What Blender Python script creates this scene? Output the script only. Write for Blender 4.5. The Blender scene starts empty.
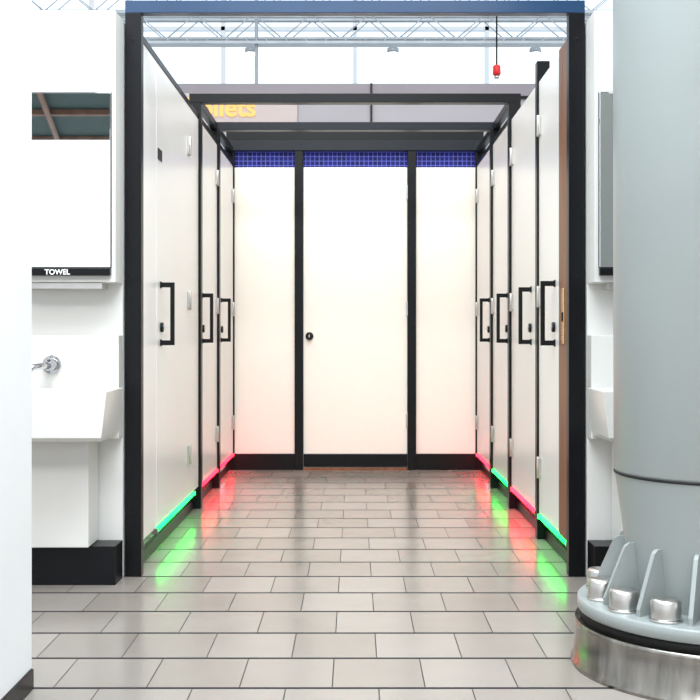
import bpy, bmesh, math
from mathutils import Vector, Matrix
sc = bpy.context.scene
sc.view_settings.view_transform = 'Standard'
PI = math.pi

# ---------------------------------------------------------------- materials
def mat(name, col, rough=0.5, metal=0.0, emit=None, es=0.0, noise=0.0, nscale=6.0, stretch=None, spec=0.5, bump=0.0):
    m = bpy.data.materials.new(name); m.use_nodes = True
    nt = m.node_tree; b = nt.nodes['Principled BSDF']
    b.inputs['Base Color'].default_value = (*col, 1)
    b.inputs['Roughness'].default_value = rough
    b.inputs['Metallic'].default_value = metal
    b.inputs['Specular IOR Level'].default_value = spec
    if emit:
        b.inputs['Emission Color'].default_value = (*emit, 1)
        b.inputs['Emission Strength'].default_value = es
    if noise or bump:
        tc = nt.nodes.new('ShaderNodeTexCoord'); mp = nt.nodes.new('ShaderNodeMapping')
        nt.links.new(tc.outputs['Object'], mp.inputs['Vector'])
        if stretch: mp.inputs['Scale'].default_value = stretch
        n = nt.nodes.new('ShaderNodeTexNoise'); n.inputs['Scale'].default_value = nscale
        n.inputs['Detail'].default_value = 4
        nt.links.new(mp.outputs[0], n.inputs['Vector'])
        if noise:
            r = nt.nodes.new('ShaderNodeValToRGB')
            r.color_ramp.elements[0].position = 0.3; r.color_ramp.elements[1].position = 0.7
            r.color_ramp.elements[0].color = (*[max(0, c*(1-noise)) for c in col], 1)
            r.color_ramp.elements[1].color = (*[min(1, c*(1+noise)) for c in col], 1)
            nt.links.new(n.outputs['Fac'], r.inputs['Fac'])
            nt.links.new(r.outputs['Color'], b.inputs['Base Color'])
        if bump:
            bp = nt.nodes.new('ShaderNodeBump'); bp.inputs['Strength'].default_value = bump
            bp.inputs['Distance'].default_value = 0.01
            nt.links.new(n.outputs['Fac'], bp.inputs['Height'])
            nt.links.new(bp.outputs[0], b.inputs['Normal'])
    return m

M_white = mat('white_laminate', (0.83, 0.82, 0.80), 0.28, noise=0.015, nscale=2)
M_cream = mat('cream_laminate', (0.90, 0.875, 0.80), 0.35, noise=0.015, nscale=2)
M_wall = mat('white_wall_panel', (0.70, 0.69, 0.665), 0.45, noise=0.03, nscale=3)
M_wall2 = mat('white_paint', (0.86, 0.87, 0.88), 0.5, noise=0.02, nscale=3)
M_black = mat('black_aluminium', (0.004, 0.0045, 0.006), 0.35, noise=0.1, nscale=5, spec=0.22)
M_glare = mat('glare_blue_aluminium', (0.012, 0.045, 0.11), 0.3, noise=0.1, nscale=5, spec=0.4)  # blue glare on the front beam put into its colour
M_navy = mat('navy_black_aluminium', (0.008, 0.011, 0.018), 0.35, noise=0.1, nscale=5, spec=0.25)
M_handle = mat('black_powder_coat', (0.004, 0.004, 0.005), 0.4, noise=0.1, nscale=30, spec=0.25)
M_steel = mat('satin_steel', (0.62, 0.6, 0.58), 0.28, 1.0, noise=0.08, nscale=10)
M_brush = mat('brushed_steel_drum', (0.30, 0.28, 0.255), 0.25, 1.0, noise=0.35, nscale=5, stretch=(6, 6, 1.2))
M_chrome = mat('chrome', (0.55, 0.55, 0.57), 0.08, 1.0, noise=0.02)
M_paint = mat('grey_column_paint', (0.285, 0.31, 0.305), 0.34, noise=0.04, nscale=2, bump=0.05)
M_gap = mat('gap_shade_and_joint', (0.012, 0.012, 0.012), 0.6, noise=0.1, spec=0.2)  # near-black paints shade in the plate gap; also the dark column joint
M_wood = mat('oiled_wood', (0.20, 0.085, 0.04), 0.45, noise=0.35, nscale=8, stretch=(6, 6, 0.5), spec=0.3)
M_brass = mat('brass', (0.8, 0.55, 0.25), 0.25, 1.0, noise=0.05)
M_ceramic = mat('white_solid_surface', (0.72, 0.71, 0.68), 0.2, noise=0.01)
M_mirror = mat('mirror_glass', (0.95, 0.97, 0.98), 0.015, 1.0, noise=0.003)
M_fascia = mat('fascia_grey_mauve', (0.24, 0.22, 0.255), 0.5, noise=0.05, nscale=2)
M_fascia2 = mat('fascia_light', (0.36, 0.35, 0.39), 0.5, noise=0.05, nscale=2)
M_sign = mat('sign_panel', (0.50, 0.43, 0.43), 0.5, noise=0.02)
M_letter = mat('sign_letters', (.4, .2, .05), 0.5, emit=(1, .50, .13), es=1.0, noise=0.01)
M_text = mat('label_text', (0.85, 0.85, 0.85), 0.5, emit=(1, 1, 1), es=0.4, noise=0.01)
M_truss = mat('truss_aluminium', (0.42, 0.47, 0.52), 0.4, 0.3, noise=0.1)
M_teal = mat('dark_roof_deck', (0.02, 0.055, 0.052), 0.7, noise=0.2)
M_beam = mat('brown_roof_beam', (0.22, 0.12, 0.08), 0.6, noise=0.2)
M_mull = mat('mullion_grey', (0.65, 0.71, 0.77), 0.5, noise=0.02)
M_red = mat('red_plastic', (0.8, 0.02, 0.02), 0.4, noise=0.02)
M_lamp = mat('lamp_lens', (1, 1, 1), 0.5, emit=(0.85, 0.93, 1), es=6, noise=0.01)
M_ledr = mat('led_red', (.3, .0, .0), 0.5, emit=(1, 0.004, 0.012), es=24)
M_ledg = mat('led_green', (.0, .3, .05), 0.5, emit=(0.002, 1, 0.05), es=11)

# mesh panel, blue light on its wires put into colour and glow
M_mesh = mat('blue_lit_mesh', (0.04, 0.05, 0.4), 0.5, emit=(0.06, 0.07, 0.5), es=0.25, spec=0.2)
nt = M_mesh.node_tree; b = nt.nodes['Principled BSDF']
tc = nt.nodes.new('ShaderNodeTexCoord'); mp = nt.nodes.new('ShaderNodeMapping')
mp.inputs['Rotation'].default_value = (PI/2, 0, 0)
br = nt.nodes.new('ShaderNodeTexBrick'); br.offset = 0
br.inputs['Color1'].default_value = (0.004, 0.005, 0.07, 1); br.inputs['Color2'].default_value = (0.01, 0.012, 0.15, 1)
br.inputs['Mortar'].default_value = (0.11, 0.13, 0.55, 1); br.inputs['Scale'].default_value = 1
br.inputs['Brick Width'].default_value = 0.032; br.inputs['Row Height'].default_value = 0.032
br.inputs['Mortar Size'].default_value = 0.002
nt.links.new(tc.outputs['Object'], mp.inputs[0]); nt.links.new(mp.outputs[0], br.inputs['Vector'])
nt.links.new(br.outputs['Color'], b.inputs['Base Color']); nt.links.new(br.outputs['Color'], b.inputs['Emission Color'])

# floor
M_floor = mat('floor_tiles', (0.4, 0.38, 0.35), 0.3)
nt = M_floor.node_tree; b = nt.nodes['Principled BSDF']
tc = nt.nodes.new('ShaderNodeTexCoord'); mp = nt.nodes.new('ShaderNodeMapping')
mp.inputs['Location'].default_value = (0.19, -0.25, 0)
br = nt.nodes.new('ShaderNodeTexBrick'); br.offset = 0.5
br.inputs['Color1'].default_value = (0.27, 0.235, 0.205, 1); br.inputs['Color2'].default_value = (0.34, 0.305, 0.275, 1)
br.inputs['Mortar'].default_value = (0.05, 0.045, 0.045, 1); br.inputs['Scale'].default_value = 1
br.inputs['Brick Width'].default_value = 0.255; br.inputs['Row Height'].default_value = 0.29
br.inputs['Mortar Size'].default_value = 0.0018; br.inputs['Mortar Smooth'].default_value = 0.1
sx = nt.nodes.new('ShaderNodeSeparateXYZ')
def mth(op, a, bb=None):
    n = nt.nodes.new('ShaderNodeMath'); n.operation = op
    for i, v in enumerate((a, bb)):
        if v is None: continue
        if isinstance(v, (int, float)): n.inputs[i].default_value = v
        else: nt.links.new(v, n.inputs[i])
    return n.outputs[0]
nz = nt.nodes.new('ShaderNodeTexNoise'); nz.inputs['Scale'].default_value = 4; nz.inputs['Detail'].default_value = 1.5
nt.links.new(tc.outputs['Object'], mp.inputs[0]); nt.links.new(mp.outputs[0], br.inputs['Vector'])
nt.links.new(mp.outputs[0], sx.inputs[0])
fr = mth('FRACT', mth('DIVIDE', sx.outputs['Y'], 0.29))
dist = mth('ABSOLUTE', mth('SUBTRACT', mth('FRACT', mth('ADD', fr, 0.5)), 0.5))
line = mth('LESS_THAN', dist, 0.030)  # row grout, widened to paint in dark shade bands across the floor
nt.links.new(tc.outputs['Object'], nz.inputs['Vector'])
mx = nt.nodes.new('ShaderNodeMixRGB'); mx.blend_type = 'MULTIPLY'; mx.inputs[0].default_value = 0.15
nt.links.new(br.outputs['Color'], mx.inputs[1]); nt.links.new(nz.outputs['Fac'], mx.inputs[2])
m2 = nt.nodes.new('ShaderNodeMixRGB'); m2.inputs[2].default_value = (0.03, 0.028, 0.032, 1)
nt.links.new(mx.outputs[0], m2.inputs[1]); nt.links.new(line, m2.inputs[0])
nt.links.new(m2.outputs[0], b.inputs['Base Color'])
rr = nt.nodes.new('ShaderNodeMapRange'); rr.inputs['To Min'].default_value = 0.17; rr.inputs['To Max'].default_value = 0.24
nt.links.new(nz.outputs['Fac'], rr.inputs['Value'])
grout_shade = mth('MAXIMUM', br.outputs['Fac'], line)
rough = mth('MAXIMUM', rr.outputs[0], mth('MULTIPLY', grout_shade, 0.7))
nt.links.new(rough, b.inputs['Roughness'])
nt.links.new(mth('SUBTRACT', 0.65, mth('MULTIPLY', grout_shade, 0.5)), b.inputs['Specular IOR Level'])

# ---------------------------------------------------------------- builder
class B:
    def __init__(s, name, bevel=0.002):
        s.name = name; s.bm = bmesh.new(); s.mats = []; s.bevel = bevel
    def mi(s, m):
        if m not in s.mats: s.mats.append(m)
        return s.mats.index(m)
    def box(s, x0, x1, y0, y1, z0, z1, m):
        i = s.mi(m)
        v = [s.bm.verts.new((x, y, z)) for x in (x0, x1) for y in (y0, y1) for z in (z0, z1)]
        for f in ((0,1,3,2),(4,6,7,5),(0,4,5,1),(2,3,7,6),(0,2,6,4),(1,5,7,3)):
            fa = s.bm.faces.new([v[k] for k in f]); fa.material_index = i
        return s
    def lathe(s, cx, cy, prof, m, seg=64, smooth=True, cap=True):
        i = s.mi(m); rings = []
        for r, z in prof:
            rings.append([s.bm.verts.new((cx+r*math.cos(2*PI*k/seg), cy+r*math.sin(2*PI*k/seg), z)) for k in range(seg)])
        for a, bb in zip(rings, rings[1:]):
            for k in range(seg):
                f = s.bm.faces.new([a[k], a[(k+1)%seg], bb[(k+1)%seg], bb[k]]); f.material_index = i; f.smooth = smooth
        if cap:
            for rg in (rings[0], rings[-1]):
                f = s.bm.faces.new(rg); f.material_index = i
        return s
    def tube(s, pts, r, m, seg=12):
        i = s.mi(m); rings = []; pts = [Vector(p) for p in pts]
        for k, p in enumerate(pts):
            if k == 0: d = pts[1]-p
            elif k == len(pts)-1: d = p-pts[k-1]
            else: d = (pts[k+1]-p).normalized()+(p-pts[k-1]).normalized()
            d.normalize()
            up = Vector((0,0,1)) if abs(d.z) < 0.9 else Vector((1,0,0))
            a = d.cross(up).normalized(); c = d.cross(a).normalized()
            rings.append([s.bm.verts.new(p+r*(a*math.cos(2*PI*j/seg)+c*math.sin(2*PI*j/seg))) for j in range(seg)])
        for a, bb in zip(rings, rings[1:]):
            for k in range(seg):
                f = s.bm.faces.new([a[k], a[(k+1)%seg], bb[(k+1)%seg], bb[k]]); f.material_index = i; f.smooth = True
        for rg in (rings[0], rings[-1]):
            f = s.bm.faces.new(rg); f.material_index = i
        return s
    def poly_prism(s, pts_a, pts_b, m):
        i = s.mi(m); a = [s.bm.verts.new(p) for p in pts_a]; c = [s.bm.verts.new(p) for p in pts_b]; n = len(a)
        s.bm.faces.new(a).material_index = i; s.bm.faces.new(c[::-1]).material_index = i
        for k in range(n):
            s.bm.faces.new([a[k], a[(k+1)%n], c[(k+1)%n], c[k]]).material_index = i
        return s
    def done(s):
        bmesh.ops.recalc_face_normals(s.bm, faces=s.bm.faces)
        me = bpy.data.meshes.new(s.name); s.bm.to_mesh(me); s.bm.free()
        for m in s.mats: me.materials.append(m)
        o = bpy.data.objects.new(s.name, me); sc.collection.objects.link(o)
        if s.bevel:
            md = o.modifiers.new('bevel', 'BEVEL'); md.width = s.bevel; md.segments = 2
            md.limit_method = 'ANGLE'; md.angle_limit = math.radians(50)
        return o

def text(name, body, size, loc, m, parent=None, ext=0.002, bold=0.0):
    cu = bpy.data.curves.new(name, 'FONT'); cu.body = body; cu.size = size; cu.extrude = ext; cu.offset = bold
    o = bpy.data.objects.new(name, cu); sc.collection.objects.link(o)
    o.location = loc; o.rotation_euler = (PI/2, 0, 0); cu.materials.append(m)
    if parent: o.parent = parent
    return o

# ---------------------------------------------------------------- shell
B('floor', 0).box(-6, 6, -5, 18, -0.1, 0, M_floor).done()
BY = 8.214
b = B('wall_back')
for x0, x1 in ((-0.86, -0.43), (0.435, 0.86)):
    b.box(x0, x1, BY, BY+0.04, 0.115, 2.16, M_cream)
b.box(-0.87, 0.87, BY+0.02, BY+0.05, 2.16, 2.29, M_mesh)
b.done()
b = B('portal_frame.003')
for x in (-0.40, 0.405):
    b.box(x-0.03, x+0.03, BY-0.03, BY+0.06, 0, 2.29, M_black)
b.box(-0.93, 0.93, BY-0.04, BY+0.07, 2.275, 2.345, M_navy)
b.box(-0.93, -0.86, BY-0.02, BY+0.07, 0, 2.275, M_black)
b.box(0.86, 0.93, BY-0.02, BY+0.07, 0, 2.275, M_black)
b.box(-0.93, 0.93, BY+0.09, BY+0.14, 2.20, 2.46, M_black)
b.done()
b = B('baseboard_back')
b.box(-0.86, -0.43, BY-0.015, BY+0.03, 0, 0.115, M_black)
b.box(0.435, 0.86, BY-0.015, BY+0.03, 0, 0.115, M_black)
b.done()
b = B('door_1')
b.box(-0.367, 0.373, BY-0.005, BY+0.035, 0.115, 2.16, M_cream)
b.box(-0.367, 0.373, BY-0.012, BY+0.03, 0.022, 0.112, M_black)
for z in (0.30, 1.10, 1.93):
    b.box(0.362, 0.384, BY-0.018, BY-0.004, z, z+0.10, M_steel)
b.tube([(-0.325, BY-0.005, 0.955), (-0.325, BY-0.02, 0.955)], 0.028, M_black, 24)
b.tube([(-0.325, BY-0.02, 0.955), (-0.325, BY-0.055, 0.955)], 0.019, M_handle, 24)
b.box(-0.329, -0.321, BY-0.06, BY-0.05, 0.945, 0.965, M_steel)
b.done()
B('trim_1').box(-0.367, 0.373, BY-0.03, BY+0.03, 0.0, 0.018, M_wood).done()

def portal(name, y, mb, d=0.07, h=2.305):
    b = B(name)
    b.box(-0.92, -0.855, y, y+d, 0, h-0.05, M_black)
    b.box(0.855, 0.92, y, y+d, 0, h-0.05, M_black)
    b.box(-0.92, 0.92, y, y+d, h-0.05, h, mb)
    b.box(-0.85, 0.85, y+d, y+d+0.02, h-0.035, h-0.02, M_handle)
    for x in (-0.8875, 0.8875):
        for z in (0.25, 1.2, 2.15):
            b.tube([(x, y, z), (x, y-0.004, z)], 0.006, M_handle, 10)
    return b.done()
portal('portal_frame', 4.60, M_glare, 0.05)
portal('portal_frame.001', 6.38, M_black)
portal('portal_frame.002', 7.24, M_navy)

for sgn, n in ((-1, 'trim_2'), (1, 'trim_3')):
    b = B(n)
    xs = sorted((sgn*0.868, sgn*0.905))
    for y0, y1 in ((4.655, 6.375), (6.46, 7.235), (7.32, BY-0.05)):
        if sgn > 0 and y0 < 5: continue
        b.box(xs[0], xs[1], y0, y1, 2.165, 2.195, M_black)
        if y0 > 6: b.box(xs[0], xs[1], y0, y1, 2.255, 2.30, M_black)
    b.done()
for sgn, n in ((-1, 'trim_6'), (1, 'trim_7')):
    b = B(n)
    xs = sorted((sgn*0.895, sgn*0.92))
    for y0, y1 in ((4.655, 6.375), (6.46, 7.235), (7.32, BY-0.025)):
        if sgn > 0 and y0 < 5:
            b.box(xs[0], xs[1], 4.655, 5.428, 0, 0.05, M_black); y0 = 5.492
        b.box(xs[0], xs[1], y0, y1, 0, 0.05, M_black)
    b.done()
B('trim_4').box(0.86, 0.92, 5.43, 5.49, 0, 2.26, M_black).done()
B('trim_5').box(0.862, 0.91, 4.66, 4.865, 0.125, 2.17, M_wood).box(0.856, 0.862, 4.72, 4.77, 0.93, 1.16, M_brass).box(0.852, 0.856, 4.735, 4.755, 1.02, 1.06, M_handle).done()

def side_door(n, sgn, y0, y1, hy, hinge_y, handle=True):
    b = B('door_%d' % n)
    def bx(xa, xb, *r):
        a, c = sorted((sgn*xa, sgn*xb)); b.box(a, c, *r)
    bx(0.868, 0.90, y0, y1, 0.125, 2.16, M_white)
    if handle:
        zt, zb = 1.20, 0.92
        bx(0.805, 0.823, hy-0.01, hy+0.01, zb, zt, M_handle)
        for z in (zb, zt-0.022):
            bx(0.820, 0.868, hy-0.01, hy+0.01, z, z+0.022, M_handle)
            bx(0.862, 0.868, hy-0.014, hy+0.014, z-0.004, z+0.026, M_handle)
        b.tube([(sgn*0.868, hy+0.01, 1.0), (sgn*0.856, hy+0.01, 1.0)], 0.022, M_black, 20)
        b.tube([(sgn*0.856, hy+0.01, 1.0), (sgn*0.852, hy+0.01, 1.0)], 0.010, M_steel, 16)
    for z in (0.30, 1.10, 1.90):
        bx(0.858, 0.868, hinge_y-0.03, hinge_y+0.03, z, z+0.09, M_steel)
        b.tube([(sgn*0.857, hinge_y, z-0.005), (sgn*0.857, hinge_y, z+0.095)], 0.007, M_steel)
    b.done()
B('wall_left_panel').box(-0.90, -0.868, 4.66, 5.02, 0.125, 2.16, M_white).done()
side_door(2, -1, 5.027, 6.37, 5.13, 5.98)
side_door(3, -1, 6.456, 7.234, 6.53, 7.19)
side_door(4, -1, 7.318, 8.18, 7.45, 8.12)
side_door(5, 1, 4.875, 5.425, 4.99, 5.39)
side_door(6, 1, 5.495, 6.375, 5.66, 6.33)
side_door(7, 1, 6.456, 7.234, 6.54, 7.19)
side_door(8, 1, 7.318, 8.18, 7.42, 8.12)

B('door_label', 0.0005).box(-0.868, -0.865, 5.06, 5.16, 1.74, 1.79, M_handle).done()

def led(sgn, y0, y1, m):
    b = B('led_strip_light', 0)
    x = sgn*0.870
    b.tube([(x, y0+0.01, 0.111), (x, y1-0.01, 0.111)], 0.0105, m)
    for yy in (y0+0.005, y1-0.015):
        b.box(x-0.012, x+0.012, yy, yy+0.01, 0.099, 0.124, M_steel)
    b.done()
for a in ((-1, 5.0, 6.2, M_ledg), (-1, 6.46, 7.23, M_ledr), (-1, 7.32, 8.17, M_ledr),
          (1, 4.67, 5.42, M_ledg), (1, 5.5, 6.37, M_ledr), (1, 6.46, 7.23, M_ledg), (1, 7.32, 8.17, M_ledr)):
    led(*a)

for sgn in (-1, 1):
    for y in (5.44, 6.40, 7.26):
        if sgn < 0 and y < 6: continue
        xs = sorted((sgn*0.925, sgn*2.3))
        B('cubicle_partition').box(xs[0], xs[1], y, y+0.03, 0.0, 2.15, M_white).done()
    xs = sorted((sgn*2.3, sgn*2.35))
    B('wall_left' if sgn < 0 else 'wall_right').box(xs[0], xs[1], 4.6, 8.3, 0, 2.2, M_wall).done()

# ---------------------------------------------------------------- wash facades
for sgn in (-1, 1):
    def bx(b, xa, xb, *r):
        a, c = sorted((sgn*xa, sgn*xb)); b.box(a, c, *r)
    side = 'left' if sgn < 0 else 'right'
    b = B('wall_front_' + side)
    bx(b, 0.925, 2.3, 4.58, 4.64, 0.0, 2.22, M_wall)
    bx(b, 0.925, 2.3, 4.44, 4.58, 1.17, 2.22, M_wall)
    bx(b, 0.925, 2.3, 4.50, 4.58, 0.56, 0.965, M_ceramic)
    b.done()
    b = B('baseboard_front_' + side); bx(b, 0.925, 2.3, 4.44, 4.578, 0, 0.15, M_black); b.done()
    b = B('wall_mirror' if sgn < 0 else 'wall_mirror.001')
    bx(b, 0.942, 1.6, 4.428, 4.438, 1.226, 1.90, M_mirror)
    bx(b, 0.939, 1.603, 4.432, 4.4395, 1.223, 1.903, M_black)
    mo = b.done()
    b = B('towel_dispenser' if sgn < 0 else 'towel_dispenser.001')
    bx(b, 0.940, 1.6, 4.41, 4.439, 1.195, 1.222, M_black)
    bx(b, 0.98, 1.3, 4.46, 4.56, 1.145, 1.169, M_steel)
    to = b.done()
    text('towel_label', 'TOWEL', 0.028, (-1.19 if sgn < 0 else 1.10, 4.409, 1.1985), M_text, to, 0.0005, 0.0004)
    b = B('wash_basin' if sgn < 0 else 'wash_basin.001', 0.006)
    i = b.mi(M_ceramic)
    def ring(xa, xb, ya, yb, z): return [b.bm.verts.new((sgn*x, y, z)) for x, y in ((xa, ya), (xb, ya), (xb, yb), (xa, yb))]
    rs = [ring(0.935, 1.75, 4.22, 4.499, 0.575), ring(0.925, 1.8, 4.19, 4.499, 0.59), ring(0.905, 1.8, 4.19, 4.499, 0.76),
          ring(0.93, 1.775, 4.215, 4.48, 0.76), ring(1.0, 1.70, 4.27, 4.44, 0.66)]
    b.bm.faces.new(rs[0]); b.bm.faces.new(rs[-1])
    for a, c in zip(rs, rs[1:]):
        for k in range(4): b.bm.faces.new([a[k], a[(k+1)%4], c[(k+1)%4], c[k]])
    b.lathe(sgn*1.25, 4.36, [(0.025, 0.6605), (0.025, 0.664), (0.012, 0.662)], M_steel, 20)
    b.done()
    b = B('basin_pedestal' if sgn < 0 else 'basin_pedestal.001', 0.004)
    bx(b, 1.02, 1.75, 4.40, 4.575, 0.152, 0.572, M_wall)
    b.done()
    b = B('tap' if sgn < 0 else 'tap.001', 0)
    X = sgn*1.185
    b.tube([(X, 4.50, 0.85), (X, 4.488, 0.85)], 0.036, M_chrome, 28)
    b.tube([(X, 4.49, 0.85), (X, 4.44, 0.85)], 0.024, M_chrome, 24)
    b.tube([(X, 4.45, 0.848), (X-0.01, 4.40, 0.848), (X-0.04, 4.36, 0.842), (X-0.06, 4.34, 0.81)], 0.013, M_chrome, 16)
    b.tube([(X, 4.445, 0.865), (X+0.02, 4.42, 0.885)], 0.006, M_chrome, 10)
    b.done()

B('wall_left_near').box(-1.0, -0.885, 0.6, 3.15, 0.055, 3.0, M_wall2).done()
B('baseboard_left').box(-0.99, -0.878, 0.6, 3.145, 0.0, 0.055, M_black).done()

# ---------------------------------------------------------------- steel column
CX, CY = 1.067, 3.37
b = B('steel_column', 0)
b.lathe(CX, CY, [(0.428, 0.0), (0.428, 0.010), (0.420, 0.016), (0.415, 0.12), (0.415, 0.132)], M_brush, 128)
b.lathe(CX, CY, [(0.398, 0.132), (0.398, 0.158)], M_gap, 96)  # dark ring standing in for the shadow gap under the plate
b.lathe(CX, CY, [(0.404, 0.158), (0.408, 0.162), (0.408, 0.190), (0.403, 0.195)], M_paint, 128)
b.lathe(CX, CY, [(0.255, 0.195), (0.262, 0.30), (0.298, 0.56)], M_paint, 96, cap=False)
b.lathe(CX, CY, [(0.298, 0.56), (0.302, 0.562), (0.302, 0.565), (0.299, 0.567)], M_gap, 96, cap=False)
b.lathe(CX, CY, [(0.299, 0.567), (0.302, 0.575), (0.304, 2.0), (0.306, 4.6)], M_paint, 96)
for k in range(15):
    th = math.radians(-90-5-24*k)
    d = Vector((math.cos(th), math.sin(th), 0)); t = Vector((-d.y, d.x, 0))*0.006
    c = Vector((CX, CY, 0))
    pr = [(0.24, 0.195), (0.365, 0.195), (0.365, 0.215), (0.302, 0.36), (0.288, 0.37), (0.262, 0.37)]
    b.poly_prism([c+d*r+t+Vector((0,0,z)) for r, z in pr], [c+d*r-t+Vector((0,0,z)) for r, z in pr], M_paint)
    th = math.radians(-90-17-24*k)
    x, y = CX+0.345*math.cos(th), CY+0.345*math.sin(th)
    b.lathe(x, y, [(0.045, 0.195), (0.045, 0.202)], M_steel, 24)
    b.lathe(x, y, [(0.040, 0.202), (0.041, 0.205), (0.041, 0.247), (0.037, 0.254), (0.012, 0.255)], M_steel, 32)
b.done()

# ---------------------------------------------------------------- background hall
b = B('sign_fascia')
b.box(-1.7, 2.2, 9.0, 9.08, 2.83, 2.93, M_fascia)
b.box(-1.7, 2.2, 9.01, 9.08, 2.30, 2.815, M_fascia2)
b.box(-1.7, 2.2, 8.985, 9.06, 2.812, 2.832, M_black)
b.box(0.12, 0.135, 8.98, 9.06, 2.30, 2.93, M_black)
b.box(-1.7, -0.45, 8.98, 9.0, 2.60, 2.85, M_sign)
for x in (-1.6, 2.1): b.box(x, x+0.06, 9.0, 9.07, 0, 2.3, M_black)
fo = b.done()
text('toilets_lettering', 'Toilets', 0.205, (-1.345, 8.975, 2.672), M_letter, fo, 0.003, 0.005)

def truss(name, y, z, x0, x1, h=0.26, w=0.26, hang=()):
    b = B(name, 0)
    for dy in (0, w):
        for dz in (0, h):
            b.tube([(x0, y+dy, z+dz), (x1, y+dy, z+dz)], 0.02, M_truss, 8)
    n = int((x1-x0)/0.3)
    for k in range(n):
        a = x0+(x1-x0)*k/n; c = x0+(x1-x0)*(k+1)/n
        za, zc = (z, z+h) if k % 2 else (z+h, z)
        for dy in (0, w): b.tube([(a, y+dy, za), (c, y+dy, zc)], 0.007, M_truss, 6)
    for hx in hang:
        b.tube([(hx, y+w/2, z), (hx, y+w/2, z-0.05)], 0.012, M_truss, 8)
        b.lathe(hx, y+w/2, [(0.035, z-0.05), (0.06, z-0.07), (0.065, z-0.12)], M_truss, 24)
        b.lathe(hx, y+w/2, [(0.06, z-0.122), (0.06, z-0.14)], M_lamp, 24)
    for hx in (x0+0.5, 0, x1-0.5):
        b.tube([(hx, y+w/2, z+h), (hx, y+w/2, 7.0)], 0.01, M_truss, 6)
    b.done()
truss('lighting_truss', 12.0, 4.05, -5.9, 5.9, hang=(-2.4, -1.1, 0.4, 1.9))
truss('lighting_truss.001', 14.0, 4.9, -5.9, 5.9)
b = B('cable_tray', 0.002)
b.box(-5.9, 5.9, 11.6, 11.75, 3.90, 3.93, M_truss)
for k in range(59): b.box(-5.9+k*0.2, -5.89+k*0.2, 11.6, 11.75, 3.93, 3.97, M_truss)
b.box(-5.9, 5.9, 11.5, 11.53, 4.18, 4.21, M_truss)
b.tube([(-1.0, 11.67, 7), (-1.0, 11.67, 3.1)], 0.018, M_truss, 8)
b.done()
b = B('alarm_beacon', 0)
b.tube([(1.38, 11.2, 7.0), (1.38, 11.2, 3.58)], 0.008, M_handle, 8)
b.lathe(1.38, 11.2, [(0.02, 3.59), (0.036, 3.58), (0.04, 3.50), (0.025, 3.485)], M_red, 24)
b.lathe(1.38, 11.2, [(0.028, 3.485), (0.024, 3.455)], M_steel, 24)
b.done()

M_hallglow = mat('hall_wall_glow', (0.3, 0.4, 0.5), 0.4, emit=(0.86, 0.95, 1.0), es=0.95)  # added glowing panel standing in for the bright far hall
b = B('hall_glow_wall_1', 0)
b.box(-8, 8, 17.5, 17.55, 0, 7, M_hallglow)
for k in range(9): b.box(-8+k*2-0.03, -8+k*2+0.03, 17.42, 17.5, 0, 7, M_mull)
for z in (2.4, 4.2, 5.6): b.box(-8, 8, 17.42, 17.5, z-0.03, z+0.03, M_mull)
b.done()

# wall + roof behind the camera (seen in the mirrors)
B('wall_behind', 0).box(-6, 6, -3.1, -3.0, 0, 2.97, M_wall2).done()
B('ceiling', 0).box(-8, 8, -16, -3.5, 4.7, 4.8, M_teal).done()
b = B('roof_beams', 0)
for k in range(5):
    b.box(-8, 8, -15.5+2.6*k, -15.38+2.6*k, 4.60, 4.69, M_beam)
for k in range(12):
    x = -9+1.4*k
    b.tube([(x, -15.9, 4.6), (x+2.4, -3.6, 4.6)], 0.05, M_beam, 6)
b.done()

# ---------------------------------------------------------------- lights
w = bpy.data.worlds.new('World'); sc.world = w; w.use_nodes = True
w.node_tree.nodes['Background'].inputs['Color'].default_value = (0.90, 0.96, 1.0, 1)
w.node_tree.nodes['Background'].inputs['Strength'].default_value = 1.0
def area(name, loc, size, e, col, rot=(0,0,0), sy=None):
    l = bpy.data.lights.new(name, 'AREA'); l.energy = e; l.size = size; l.color = col
    if sy: l.shape = 'RECTANGLE'; l.size_y = sy
    o = bpy.data.objects.new(name, l); sc.collection.objects.link(o); o.location = loc; o.rotation_euler = rot
area('overhead_fill', (0, 2.6, 4.2), 3, 260, (0.82, 0.93, 1), sy=2)  # unseen fill added for the hall light on the front floor
area('overhead_fill.001', (0, 6.4, 4.0), 2.4, 60, (1, 0.92, 0.82), sy=2)  # unseen warm fill added to brighten the corridor
area('overhead_fill.002', (0, -1.4, 4.2), 6, 260, (0.95, 0.98, 1), sy=1.5)  # unseen fill added to brighten the wall the mirrors reflect
s = bpy.data.lights.new('front_fill', 'SUN'); s.energy = 1.35; s.angle = math.radians(50); s.color = (1, 0.97, 0.93)  # made-up soft sun from behind the camera to brighten the back wall
so = bpy.data.objects.new('front_fill', s); sc.collection.objects.link(so); so.rotation_euler = (math.radians(55), 0, 0)

# ---------------------------------------------------------------- camera
cam = bpy.data.cameras.new('camera'); co = bpy.data.objects.new('camera', cam); sc.collection.objects.link(co)
co.location = (0, 0, 0.97); co.rotation_euler = (PI/2, 0, 0)
cam.sensor_width = 36; cam.lens = 1150/700*36
cam.shift_x = -5/700; cam.shift_y = -16/700
cam.clip_start = 0.05
sc.camera = co
